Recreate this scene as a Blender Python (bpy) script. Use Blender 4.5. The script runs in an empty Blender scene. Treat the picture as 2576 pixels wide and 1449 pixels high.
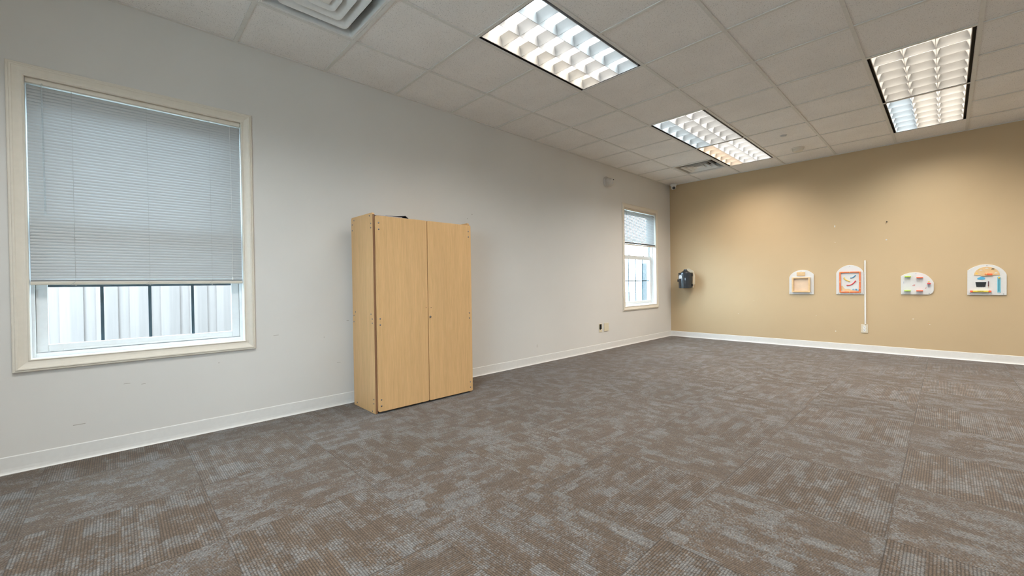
import bpy, bmesh, math, random
from mathutils import Vector, Matrix
random.seed(7)
S = bpy.context.scene
COL = S.collection
PI = math.pi
# ------------------------------------------------------------------ room numbers (metres)
D = 7.2626          # far wall
H = 2.7012          # ceiling
XR = 6.6622         # right wall (out of frame)
YB = -1.1939        # back wall (behind the camera)
T = 0.6096          # ceiling module
GX = [0.5662 + i * T for i in range(11)]
GY = [0.6349 + (i - 3) * T for i in range(14)]      # index 3 is line k = 0
def gx(j): return 0.5662 + j * T
def gy(k): return 0.6349 + k * T

# ------------------------------------------------------------------ mesh builder
class MB:
    def __init__(s): s.bm = bmesh.new()
    def box(s, x0, x1, y0, y1, z0, z1):
        v = [s.bm.verts.new(p) for p in ((x0,y0,z0),(x1,y0,z0),(x1,y1,z0),(x0,y1,z0),(x0,y0,z1),(x1,y0,z1),(x1,y1,z1),(x0,y1,z1))]
        for f in ((3,2,1,0),(4,5,6,7),(0,1,5,4),(1,2,6,5),(2,3,7,6),(3,0,4,7)): s.bm.faces.new([v[i] for i in f])
        return s
    def quad(s, pts): s.bm.faces.new([s.bm.verts.new(p) for p in pts]); return s
    def hexa(s, p):
        v = [s.bm.verts.new(q) for q in p]
        for f in ((3,2,1,0),(4,5,6,7),(0,1,5,4),(1,2,6,5),(2,3,7,6),(3,0,4,7)): s.bm.faces.new([v[i] for i in f])
        return s
    def loops(s, rings, cap0=False, cap1=False, closed=True):
        R = [[s.bm.verts.new(p) for p in r] for r in rings]
        n = len(R[0])
        for a, b in zip(R[:-1], R[1:]):
            for i in range(n if closed else n - 1):
                k = (i + 1) % n
                s.bm.faces.new((a[i], a[k], b[k], b[i]))
        if cap0: s.bm.faces.new(list(reversed(R[0])))
        if cap1: s.bm.faces.new(R[-1])
        return s
    def prism(s, poly, y0, y1, f=None):
        f = f or (lambda a, b, d: (a, d, b))
        return s.loops([[f(a, b, y0) for a, b in poly], [f(a, b, y1) for a, b in poly]], True, True)
    def lathe(s, prof, o, ax=(0,0,1), seg=24, cap0=True, cap1=True):
        ax = Vector(ax).normalized(); u = ax.orthogonal().normalized(); w = ax.cross(u); o = Vector(o)
        R = [[o + ax * h + (u * math.cos(2*PI*i/seg) + w * math.sin(2*PI*i/seg)) * r for i in range(seg)] for r, h in prof]
        return s.loops(R, cap0, cap1)
    def cyl(s, o, ax, r, h, seg=16): return s.lathe([(r, 0), (r, h)], o, ax, seg)
    def tube(s, path, r, seg=8, flat=None):
        P = [Vector(p) for p in path]; R = []
        up = None
        for i, p in enumerate(P):
            t = (P[min(i+1, len(P)-1)] - P[max(i-1, 0)]).normalized()
            if up is None: up = t.orthogonal().normalized()
            up = (up - t * up.dot(t)).normalized(); w = t.cross(up)
            R.append([p + (up * math.cos(2*PI*k/seg) + w * math.sin(2*PI*k/seg)) * r for k in range(seg)])
        return s.loops(R, True, True)
    def build(s, name, mat, parent=None, bevel=0, smooth=False, seg=2):
        bmesh.ops.recalc_face_normals(s.bm, faces=s.bm.faces)
        o0 = Vector(ORG.get(parent.name, (0,0,0))) if parent else Vector((0,0,0))
        bmesh.ops.translate(s.bm, verts=s.bm.verts, vec=-o0)
        me = bpy.data.meshes.new(name); s.bm.to_mesh(me); s.bm.free()
        o = bpy.data.objects.new(name, me); COL.objects.link(o)
        if mat: me.materials.append(mat)
        if parent: o.parent = parent
        ORG[o.name] = tuple(o0)
        if smooth:
            for p in me.polygons: p.use_smooth = True
            if hasattr(me, 'set_sharp_from_angle'): me.set_sharp_from_angle(angle=math.radians(40))
        if bevel:
            m = o.modifiers.new('bevel', 'BEVEL'); m.width = bevel; m.segments = seg; m.limit_method = 'ANGLE'; m.angle_limit = math.radians(50)
        return o
ORG = {}
def tag(o, label, cat, group=None, kind=None):
    o['label'] = label; o['category'] = cat
    if group: o['group'] = group
    if kind: o['kind'] = kind
    return o
def thing(name, loc, label, cat, group=None, kind=None):
    o = bpy.data.objects.new(name, None); COL.objects.link(o); o.location = loc; o.empty_display_size = .05
    ORG[o.name] = tuple(loc)
    return tag(o, label, cat, group, kind)
def chaikin(p, n=2, closed=True):
    for _ in range(n):
        q = []
        m = len(p)
        for i in range(m if closed else m - 1):
            a, b = p[i], p[(i+1) % m]
            q += [tuple(.75*x+.25*y for x, y in zip(a, b)), tuple(.25*x+.75*y for x, y in zip(a, b))]
        p = q if closed else [p[0]] + q + [p[-1]]
    return p
def disc(cx, cz, r, n=20, sx=1): return [(cx + r*sx*math.cos(2*PI*i/n), cz + r*math.sin(2*PI*i/n)) for i in range(n)]

# ------------------------------------------------------------------ materials
class NT:
    def __init__(s, name):
        s.m = bpy.data.materials.new(name); s.m.use_nodes = True; s.t = s.m.node_tree; s.t.nodes.clear()
        s.out = s.t.nodes.new('ShaderNodeOutputMaterial')
    def n(s, ty, **k):
        x = s.t.nodes.new(ty)
        for a, b in k.items(): setattr(x, a, b)
        return x
    def l(s, a, b): s.t.links.new(a, b)
    def setin(s, sock, v):
        if isinstance(v, bpy.types.NodeSocket): s.l(v, sock)
        else: sock.default_value = v
    def mth(s, op, a, b=None, c=None):
        x = s.n('ShaderNodeMath', operation=op)
        for i, v in enumerate((a, b, c)):
            if v is not None: s.setin(x.inputs[i], v)
        return x.outputs[0]
    def mix(s, f, a, b, ty='RGBA', blend='MIX'):
        x = s.n('ShaderNodeMix', data_type=ty)
        if ty == 'RGBA':
            x.blend_type = blend; s.setin(x.inputs[0], f); s.setin(x.inputs[6], a); s.setin(x.inputs[7], b); return x.outputs[2]
        s.setin(x.inputs[0], f); s.setin(x.inputs[2], a); s.setin(x.inputs[3], b); return x.outputs[0]
    def noise(s, vec, scale, detail=2, rough=.5):
        x = s.n('ShaderNodeTexNoise'); s.setin(x.inputs['Vector'], vec); x.inputs['Scale'].default_value = scale
        x.inputs['Detail'].default_value = detail; x.inputs['Roughness'].default_value = rough
        return x.outputs['Fac']
    def pos(s): return s.n('ShaderNodeNewGeometry').outputs['Position']
    def scale(s, vec, k):
        x = s.n('ShaderNodeVectorMath', operation='MULTIPLY'); s.setin(x.inputs[0], vec); x.inputs[1].default_value = k; return x.outputs[0]
    def mr(s, v, a, b, c, d, smooth=False):
        x = s.n('ShaderNodeMapRange'); s.setin(x.inputs[0], v)
        if smooth: x.interpolation_type = 'SMOOTHSTEP'
        for i, q in enumerate((a, b, c, d)): x.inputs[i+1].default_value = q
        return x.outputs[0]
    def xyz(s, x, y, z):
        c = s.n('ShaderNodeCombineXYZ')
        for i, v in enumerate((x, y, z)): s.setin(c.inputs[i], v)
        return c.outputs[0]
    def bsdf(s, col, rough=.5, spec=.3, metal=0, bump=None, bstr=.2, bdist=.002, coat=0, trans=0):
        p = s.n('ShaderNodeBsdfPrincipled')
        s.setin(p.inputs['Base Color'], col); s.setin(p.inputs['Roughness'], rough)
        p.inputs['Specular IOR Level'].default_value = spec; p.inputs['Metallic'].default_value = metal
        p.inputs['Coat Weight'].default_value = coat
        if bump is not None:
            b = s.n('ShaderNodeBump'); b.inputs['Strength'].default_value = bstr; b.inputs['Distance'].default_value = bdist
            s.l(bump, b.inputs['Height']); s.l(b.outputs[0], p.inputs['Normal'])
        s.l(p.outputs[0], s.out.inputs[0])
        return p
def rgb(r, g, b): return (r, g, b, 1)
def plain(name, c, rough=.5, spec=.3, metal=0, coat=0, var=.04, vs=40, bstr=0):
    t = NT(name); p = t.pos(); f = t.noise(p, vs, 3)
    k = t.mr(f, .3, .7, 1 - var, 1 + var)
    col = t.mix(1, rgb(*c), t.xyz(k, k, k), blend='MULTIPLY')
    t.bsdf(col, rough, spec, metal, bump=t.noise(p, vs*8, 2) if bstr else None, bstr=bstr, bdist=.001, coat=coat)
    return t.m
def paint(name, c, rough=.55, spec=.25):
    t = NT(name); p = t.pos()
    big = t.noise(p, 1.3, 3); k = t.mr(big, .3, .7, .975, 1.02)
    col = t.mix(1, rgb(*c), t.xyz(k, k, k), blend='MULTIPLY')
    t.bsdf(col, rough, spec, bump=t.noise(p, 260, 2), bstr=.08, bdist=.001)
    return t.m
def emit(name, c, st):
    t = NT(name); e = t.n('ShaderNodeEmission'); e.inputs[0].default_value = rgb(*c); e.inputs[1].default_value = st
    t.l(e.outputs[0], t.out.inputs[0]); return t.m

WALLC = (.71, .685, .645)
M = {}
M['wall'] = paint('wall_paint', WALLC)
M['tan'] = paint('tan_paint', (.565, .425, .260), .5, .3)
M['tee'] = plain('tee_steel', (.76, .75, .71), .5, .3)
M['cream'] = plain('cream_trim_paint', (.76, .70, .60), .35, .4, var=.02)
M['vinyl'] = plain('white_vinyl', (.80, .82, .82), .35, .4, var=.02)
M['base'] = plain('vinyl_base', (.76, .745, .71), .4, .35, var=.02)
M['white'] = plain('white_plastic', (.80, .79, .76), .4, .4, var=.02)
M['ivory'] = plain('ivory_plastic', (.74, .66, .48), .4, .4, var=.02)
M['almond'] = plain('almond_plastic', (.70, .62, .48), .4, .4, var=.02)
M['dark'] = plain('dark_cavity', (.02, .018, .016), .8, .1)
M['black'] = plain('black_gloss_plastic', (.022, .028, .034), .09, .55, var=.1, coat=.3)
M['blackmatte'] = plain('black_matte_plastic', (.02, .02, .02), .5, .3)
M['steel'] = plain('zinc_screw', (.24, .24, .25), .3, .5, metal=.9)
M['chrome'] = plain('chrome_lock', (.6, .6, .6), .18, .5, metal=1)
M['brownedge'] = plain('brown_edge_band', (.30, .16, .085), .45, .3)
M['grille'] = plain('dark_window_grille', (.075, .12, .15), .4, .3)
M['board'] = plain('white_board', (.68, .68, .67), .4, .35, var=.015)
M['pinewood'] = plain('light_wood', (.72, .50, .27), .5, .25, var=.07, vs=25)
M['plywood'] = plain('pale_plywood', (.72, .55, .40), .5, .25, var=.05, vs=18)
M['orange'] = plain('orange_plastic', (.85, .18, .045), .35, .4)
M['redor'] = plain('red_orange_plastic', (.86, .13, .04), .35, .4)
M['red'] = plain('red_plastic', (.72, .06, .07), .35, .4)
M['lime'] = plain('lime_plastic', (.42, .62, .05), .35, .4)
M['yellow'] = plain('yellow_plastic', (.84, .56, .09), .35, .4)
M['bolt'] = plain('yellow_bolt', (.92, .66, .16), .35, .4)
M['barYellow'] = plain('bar_yellow', (.70, .56, .07), .4, .35)
M['blue'] = plain('blue_plastic', (.10, .30, .50), .35, .4)
M['sky'] = plain('sky_blue_plastic', (.08, .40, .66), .35, .4)
M['aqua'] = plain('aqua_bead', (.35, .62, .74), .3, .4)
M['teal'] = plain('teal_slider', (.13, .48, .62), .35, .4)
M['sand'] = plain('sand_print', (.68, .50, .30), .5, .25)
M['purple'] = plain('plum_plastic', (.14, .05, .06), .4, .35)
M['ink'] = plain('ink', (.05, .04, .02), .6, .2)
M['inkred'] = plain('red_ink', (.55, .10, .08), .6, .2)
M['inkblue'] = plain('blue_ink', (.20, .25, .42), .6, .2)
M['palegrey'] = plain('pale_grey_print', (.62, .62, .62), .5, .2)
M['charcoal'] = plain('charcoal_print', (.03, .034, .036), .5, .2)
M['ivorylight'] = plain('aged_white_plastic', (.78, .73, .63), .45, .3, var=.02)
M['alarm'] = plain('painted_alarm_plastic', (.66, .625, .58), .45, .3, var=.02)
M['cord'] = plain('blind_cord', (.42, .42, .40), .6, .2)
M['scuff'] = plain('scuff', (.46, .42, .37), .6, .2)
M['scuffl'] = plain('light_scuff', (.80, .78, .74), .6, .2)
M['paper'] = plain('folder_paper', (.62, .60, .66), .4, .4)
M['folder'] = plain('dark_folder_cover', (.045, .035, .045), .35, .4)
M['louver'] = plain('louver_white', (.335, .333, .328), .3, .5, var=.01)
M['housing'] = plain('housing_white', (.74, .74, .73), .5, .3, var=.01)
M['gap'] = plain('lamp_gap_shade', (.022, .02, .018), .6, .2)
M['lip'] = plain('lamp_lip', (.5, .49, .50), .35, .5)
M['duct'] = plain('duct_dark', (.035, .030, .026), .8, .1)
M['diffuser'] = plain('diffuser_enamel', (.82, .81, .78), .4, .4, var=.02)
def mat_fence():
    t = NT('weathered_white_fence'); p = t.pos(); sp = t.n('ShaderNodeSeparateXYZ'); t.l(p, sp.inputs[0])
    g = t.noise(t.scale(p, (1, 1, .04)), 60, 3); ph = t.mth('FRACT', t.mth('DIVIDE', t.mth('ADD', sp.outputs[1], 6.0), .23))
    band = t.mr(t.mth('PINGPONG', ph, .5), .17, .27, .87, 1.0, True)
    k = t.mth('MULTIPLY', band, t.mr(g, .3, .7, .95, 1.05))
    t.bsdf(t.mix(1, rgb(.250, .208, .188), t.xyz(k, k, k), blend='MULTIPLY'), .7, .2); return t.m
M['fence'] = mat_fence()
M['reflector'] = plain('pale_reflector', (.62, .61, .58), .8, .2)
M['lawn'] = plain('lawn', (.27, .275, .25), .9, .1, var=.25, vs=9)
M['post'] = plain('pale_post', (.105, .108, .108), .5, .3)
M['brick'] = plain('outer_wall', (.40, .36, .32), .8, .2, var=.1, vs=12)

def mat_ceiling():
    t = NT('ceiling_tile'); p = t.pos()
    v = t.n('ShaderNodeTexVoronoi'); v.inputs['Scale'].default_value = 150; t.l(p, v.inputs['Vector']); v.inputs['Randomness'].default_value = 1
    cell = t.n('ShaderNodeTexWhiteNoise', noise_dimensions='3D'); t.l(v.outputs['Position'], cell.inputs['Vector'])
    rad = t.mr(cell.outputs['Value'], .10, 1, 0, .30)
    hole = t.mth('LESS_THAN', v.outputs['Distance'], rad)
    v2 = t.n('ShaderNodeTexVoronoi'); v2.inputs['Scale'].default_value = 270; t.l(p, v2.inputs['Vector'])
    c2 = t.n('ShaderNodeTexWhiteNoise', noise_dimensions='3D'); t.l(v2.outputs['Position'], c2.inputs['Vector'])
    hole2 = t.mth('LESS_THAN', v2.outputs['Distance'], t.mr(c2.outputs['Value'], .20, 1, 0, .36))
    f = t.mth('MINIMUM', t.mth('ADD', t.mth('MULTIPLY', hole, .62), t.mth('MULTIPLY', hole2, .34)), .75)
    g = t.mr(t.noise(p, 3, 3), .3, .7, .96, 1.03)
    base = t.mix(1, rgb(.90, .875, .845), t.xyz(g, g, g), blend='MULTIPLY')
    col = t.mix(f, base, rgb(.20, .18, .16))
    t.bsdf(col, .9, .1, bump=t.noise(p, 180, 3), bstr=.25, bdist=.001)
    return t.m
M['tile'] = mat_ceiling()

def mat_carpet():
    t = NT('carpet_tiles'); p = t.pos()
    dn = t.n('ShaderNodeTexNoise'); dn.inputs['Scale'].default_value = 120; dn.inputs['Detail'].default_value = 2; t.l(p, dn.inputs['Vector'])
    off = t.n('ShaderNodeVectorMath', operation='MULTIPLY_ADD'); t.l(dn.outputs['Color'], off.inputs[0]); off.inputs[1].default_value = (.016, .016, 0); off.inputs[2].default_value = (-.008, -.008, 0)
    sp = t.n('ShaderNodeSeparateXYZ'); t.l(p, sp.inputs[0])
    so = t.n('ShaderNodeSeparateXYZ'); t.l(off.outputs[0], so.inputs[0])
    x, y = sp.outputs[0], sp.outputs[1]
    P = .594
    u = t.mth('DIVIDE', t.mth('SUBTRACT', x, .322), P); v = t.mth('DIVIDE', t.mth('SUBTRACT', y, .297), P)
    i = t.mth('FLOOR', u); j = t.mth('FLOOR', v)
    par = t.mth('FLOORED_MODULO', t.mth('ADD', i, j), 2)       # 0: ribs along x
    a = t.mix(par, y, x, 'FLOAT'); l = t.mix(par, x, y, 'FLOAT')
    ao = t.mth('ADD', a, so.outputs[0]); lo = t.mth('ADD', l, t.mth('MULTIPLY', so.outputs[1], 2.2))
    tid = t.mth('ADD', t.mth('MULTIPLY', i, 13.0), t.mth('MULTIPLY', j, 7.0))
    def wn(vec):
        w = t.n('ShaderNodeTexWhiteNoise', noise_dimensions='3D'); t.l(vec, w.inputs['Vector']); return w.outputs['Value']
    def patch(wa, wl, seed):
        ra = t.mth('FLOOR', t.mth('DIVIDE', ao, wa))
        sh = wn(t.xyz(ra, tid, seed))
        rl = t.mth('FLOOR', t.mth('ADD', t.mth('DIVIDE', lo, wl), sh))
        return wn(t.xyz(t.mth('ADD', ra, seed), rl, tid))
    c1 = patch(.0557, .092, 3.0); c2 = patch(.0371, .070, 11.0); c3 = patch(.00928, .14, 23.0)
    s = t.mth('ADD', t.mth('MULTIPLY', c1, .46), t.mth('ADD', t.mth('MULTIPLY', c2, .20), t.mth('MULTIPLY', c3, .10)))
    big = t.noise(t.xyz(t.mth('MULTIPLY', a, 1.0), t.mth('MULTIPLY', l, .75), tid), 12, 2)
    s = t.mth('ADD', s, t.mr(big, .3, .7, -.18, .18))
    rv0 = wn(t.xyz(t.mth('FLOOR', t.mth('DIVIDE', a, .00928)), tid, 41.0))
    yarnv = t.xyz(t.mth('MULTIPLY', a, 1.0), t.mth('MULTIPLY', l, .45), 0)
    y1 = t.noise(yarnv, 420, 2, .7); y2 = t.noise(p, 230, 2, .6)
    loop = wn(t.xyz(t.mth('FLOOR', t.mth('DIVIDE', a, .00928)), t.mth('FLOOR', t.mth('DIVIDE', t.mth('ADD', l, t.mth('ADD', t.mth('MULTIPLY', rv0, .02), t.mth('MULTIPLY', so.outputs[1], .5))), .0046)), 17.0))
    s2 = t.mth('ADD', s, t.mth('ADD', t.mr(loop, 0, 1, -.24, .24), t.mr(y1, .25, .75, -.16, .16)))
    fac = t.mr(s2, .24, .72, 0, 1, True)
    brown = rgb(.090, .063, .043); grey = rgb(.141, .131, .122)
    col = t.mix(fac, brown, grey)
    k = t.mr(y2, .25, .75, .58, 1.44)
    ph = t.mth('FRACT', t.mth('DIVIDE', a, .00928))
    rib = t.mth('SINE', t.mth('MULTIPLY', ph, PI))
    rv = wn(t.xyz(t.mth('FLOOR', t.mth('DIVIDE', a, .00928)), tid, 5.0))
    k2 = t.mth('MULTIPLY', t.mr(rib, .15, .95, .56, 1.16), t.mr(rv, 0, 1, .90, 1.10))  # groove shading between ribs painted into the colour, plus random rib tone
    lp2 = wn(t.xyz(t.mth('FLOOR', t.mth('DIVIDE', a, .00928)), t.mth('FLOOR', t.mth('DIVIDE', t.mth('ADD', l, t.mth('ADD', t.mth('MULTIPLY', rv0, .02), t.mth('MULTIPLY', so.outputs[1], .5))), .0046)), 29.0))
    kk = t.mth('MULTIPLY', t.mth('MULTIPLY', k, t.mr(lp2, 0, 1, .80, 1.20)), k2)
    # seams between tiles
    fu = t.mth('FRACT', u); fv = t.mth('FRACT', v)
    eu = t.mth('MINIMUM', fu, t.mth('SUBTRACT', 1, fu)); ev = t.mth('MINIMUM', fv, t.mth('SUBTRACT', 1, fv))
    seam = t.mr(t.mth('MINIMUM', eu, ev), 0, .006, .66, 1)
    kk = t.mth('MULTIPLY', kk, seam)
    tv = t.mr(wn(t.xyz(i, j, 2.0)), 0, 1, .95, 1.05); kk = t.mth('MULTIPLY', kk, tv)
    col = t.mix(1, col, t.xyz(kk, kk, kk), blend='MULTIPLY')
    hgt = t.mth('ADD', t.mth('MULTIPLY', rib, .6), t.mth('MULTIPLY', y2, .5))
    pb = t.bsdf(col, .95, .08, bump=hgt, bstr=.5, bdist=.003)
    pb.inputs['Sheen Weight'].default_value = .25; pb.inputs['Sheen Roughness'].default_value = .4
    return t.m
M['carpet'] = mat_carpet()

def mat_maple(name, ax, c=(.66, .408, .190)):
    t = NT(name); p = t.pos()
    st = t.scale(p, (1, 1, .05)) if ax == 'z' else t.scale(p, (1, .05, 1))
    g = t.noise(st, 150, 4, .6); g2 = t.noise(st, 24, 3, .6)
    k = t.mth('ADD', t.mr(g, .3, .7, -.09, .07), t.mr(g2, .3, .7, .95, 1.05))
    col = t.mix(1, rgb(*c), t.xyz(k, k, t.mth('MULTIPLY', k, t.mr(g, .3, .7, .95, 1.04))), blend='MULTIPLY')
    t.bsdf(col, .42, .35)
    return t.m
M['maple'] = mat_maple('maple_laminate', 'z')

def mat_blind():
    t = NT('blind_slat'); 
    d = t.n('ShaderNodeBsdfDiffuse'); d.inputs[0].default_value = rgb(.47, .48, .475)
    tr = t.n('ShaderNodeBsdfTranslucent'); tr.inputs[0].default_value = rgb(.48, .49, .49)
    g = t.n('ShaderNodeBsdfGlossy'); g.inputs['Roughness'].default_value = .4; g.inputs[0].default_value = rgb(.8, .8, .8)
    m = t.n('ShaderNodeMixShader'); m.inputs[0].default_value = .045; t.l(d.outputs[0], m.inputs[1]); t.l(tr.outputs[0], m.inputs[2])
    m2 = t.n('ShaderNodeMixShader'); m2.inputs[0].default_value = .05; t.l(m.outputs[0], m2.inputs[1]); t.l(g.outputs[0], m2.inputs[2])
    t.l(m2.outputs[0], t.out.inputs[0]); return t.m
M['blind'] = mat_blind()
def mat_glass():
    t = NT('window_glass'); tr = t.n('ShaderNodeBsdfTransparent'); tr.inputs[0].default_value = rgb(.94, .97, .97)
    g = t.n('ShaderNodeBsdfGlossy'); g.inputs['Roughness'].default_value = .02
    lw = t.n('ShaderNodeLayerWeight'); fr = t.mth('MULTIPLY_ADD', t.mth('POWER', lw.outputs['Facing'], 5), .6, .03)
    m = t.n('ShaderNodeMixShader'); t.l(fr, m.inputs[0]); t.l(tr.outputs[0], m.inputs[1]); t.l(g.outputs[0], m.inputs[2])
    t.l(m.outputs[0], t.out.inputs[0]); return t.m
M['glass'] = mat_glass()
def mat_clear():
    t = NT('clear_wand'); tr = t.n('ShaderNodeBsdfTransparent'); tr.inputs[0].default_value = rgb(.9, .93, .94)
    d = t.n('ShaderNodeBsdfPrincipled'); d.inputs['Base Color'].default_value = rgb(.75, .8, .82); d.inputs['Roughness'].default_value = .1
    m = t.n('ShaderNodeMixShader'); m.inputs[0].default_value = .18; t.l(tr.outputs[0], m.inputs[1]); t.l(d.outputs[0], m.inputs[2])
    t.l(m.outputs[0], t.out.inputs[0]); return t.m
M['clear'] = mat_clear()

# ------------------------------------------------------------------ room shell
WO = [(-.345, .660, .597, 2.145), (5.710, 6.715, .597, 2.145)]      # window openings y0,y1,z0,z1 in the left wall
b = MB()
ys = [YB - .16, WO[0][0], WO[0][1], WO[1][0], WO[1][1], D + .16]
WX = -.17
for a, c in ((ys[0], ys[1]), (ys[2], ys[3]), (ys[4], ys[5])): b.box(WX, 0, a, c, -.02, H + .14)
for a, c, z0, z1 in WO:
    b.box(WX, 0, a, c, -.02, z0); b.box(WX, 0, a, c, z1, H + .14)
wl = b.build('wall_left', M['wall']); tag(wl, 'long off white side wall with two windows', 'wall', kind='structure')
for n, (x0, x1, y0, y1), m, lab in (('wall_far', (0, XR, D, D + .16), 'tan', 'tan painted end wall with white toy panels'),
                                                                        ('wall_right', (XR, XR + .16, YB - .16, D + .16), 'wall', 'off white wall to the right of the view')):
    o = MB().box(x0, x1, y0, y1, -.02, H + .14).build(n, M[m]); tag(o, lab, 'wall', kind='structure')
b = MB(); BW = (2.35, 3.70, .85, 2.10)
b.box(0, BW[0], YB - .16, YB, -.02, H + .14); b.box(BW[1], XR, YB - .16, YB, -.02, H + .14)
b.box(BW[0], BW[1], YB - .16, YB, -.02, BW[2]); b.box(BW[0], BW[1], YB - .16, YB, BW[3], H + .14)
o = b.build('wall_back', M['wall']); tag(o, 'off white wall behind the viewer', 'wall', kind='structure')
fl = MB().box(0, XR, YB, D, -.02, 0).build('floor', M['carpet']); tag(fl, 'brown and grey ribbed carpet tile floor laid quarter turn', 'floor', kind='structure')

# ceiling: panels + tee grid; lamps and diffusers take their own cells
LAMPS = [(1, 2), (1, 6), (1, 8), (4, 6), (4, 8), (4, 2), (7, 2), (7, 6), (7, 8), (1, -2), (4, -2), (7, -2)]
VENTS = [(0, 0), (0, 9)]
taken = set(VENTS)
for j, k in LAMPS: taken |= {(j, k), (j, k + 1)}
xs = [0] + GX + ([XR] if GX[-1] < XR - .01 else []); yl = GY + [D]
cp = MB(); PZ = H + .007
for a in range(len(xs) - 1):
    for c in range(len(yl) - 1):
        if (a - 1, c - 3) in taken: continue
        cp.box(xs[a] + (.004 if a else 0), xs[a+1] - .004, yl[c] + .004, yl[c+1] - .004, PZ, PZ + .014)
ce = cp.build('ceiling', M['tile'], bevel=.002); tag(ce, 'suspended ceiling of speckled off white square tiles', 'ceiling', kind='structure')
MB().box(-.1, XR + .1, YB - .1, D + .1, H + .15, H + .17).build('deck', M['dark'], ce)
g = MB(); w = .0115
for x in GX[:-1]:
    segs = []
    for c in range(len(yl) - 1): segs.append((yl[c], yl[c+1]))
    g.box(x - w, x + w, YB + .02, D - .02, H, H + .006)
for y in GY[1:]:
    prev = 0
    for a in range(len(xs) - 1):
        # a tee that would cross a lamp is left out
        if any((a - 1) == j and abs(y - gy(k + 1)) < .01 for j, k in LAMPS): continue
        g.box(xs[a] + (w if a else .020), xs[a+1] - (w if a < len(xs) - 2 else .02), y - w, y + w, H, H + .006)
g.box(0, .020, YB, D, H, H + .006); g.box(.02, XR, D - .02, D, H, H + .006); g.box(XR - .02, XR, YB, D - .02, H, H + .006); g.box(.02, XR, YB, YB + .02, H, H + .006)
g.build('tee_grid', M['tee'], ce)

# vinyl cove base
def cove(name, f, L, lab):
    prof = [(0, 0), (.0105, 0), (.010, .0025), (.0065, .007), (.0045, .015), (.0035, .03), (.0035, .089), (.002, .0935), (0, .0935)]
    b = MB().loops([[f(d, z, s) for d, z in prof] for s in L], True, True)
    o = b.build(name, M['base']); return tag(o, lab, 'baseboard', kind='structure')
cove('baseboard_left', lambda d, z, s: (d, s, z), (YB, D), 'white vinyl cove base along the off white wall')
cove('baseboard_far', lambda d, z, s: (s, D - d, z), (.0036, XR), 'white vinyl cove base along the tan wall')
cove('baseboard_right', lambda d, z, s: (XR - d, s, z), (YB, D), 'white vinyl cove base along the right wall')
cove('baseboard_back', lambda d, z, s: (s, YB + d, z), (.016, XR), 'white vinyl cove base along the back wall')

# small scuffs on the painted walls (parts of the walls)
b = MB()
for y, z, dy, dz in ((.84, .617, .035, .003), (1.20, .566, .004, .008), (1.385, .69, .02, .004), (.025, .40, .03, .003), (.105, .385, .02, .003), (-.19, .20, .05, .004), (.50, .46, .007, .005), (3.70, .20, .006, .035), (1.30, .35, .03, .003), (2.72, 1.71, .012, .008), (2.66, 1.66, .008, .008)):
    b.box(0, .0004, y, y + dy, z, z + dz)
b.build('scuff_marks', M['scuff'], wl)
wf = bpy.data.objects['wall_far']
b = MB()
for x, z, s in ((2.372, 1.49, .008), (1.12, .45, .008), (2.37, .25, .012), (2.15, .46, .008), (3.15, .46, .012), (3.30, .40, .008), (1.35, .66, .006)):
    b.box(x, x + s, D - .0004, D, z, z + s * .8)
b.build('paint_chips', M['scuffl'], wf)

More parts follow.
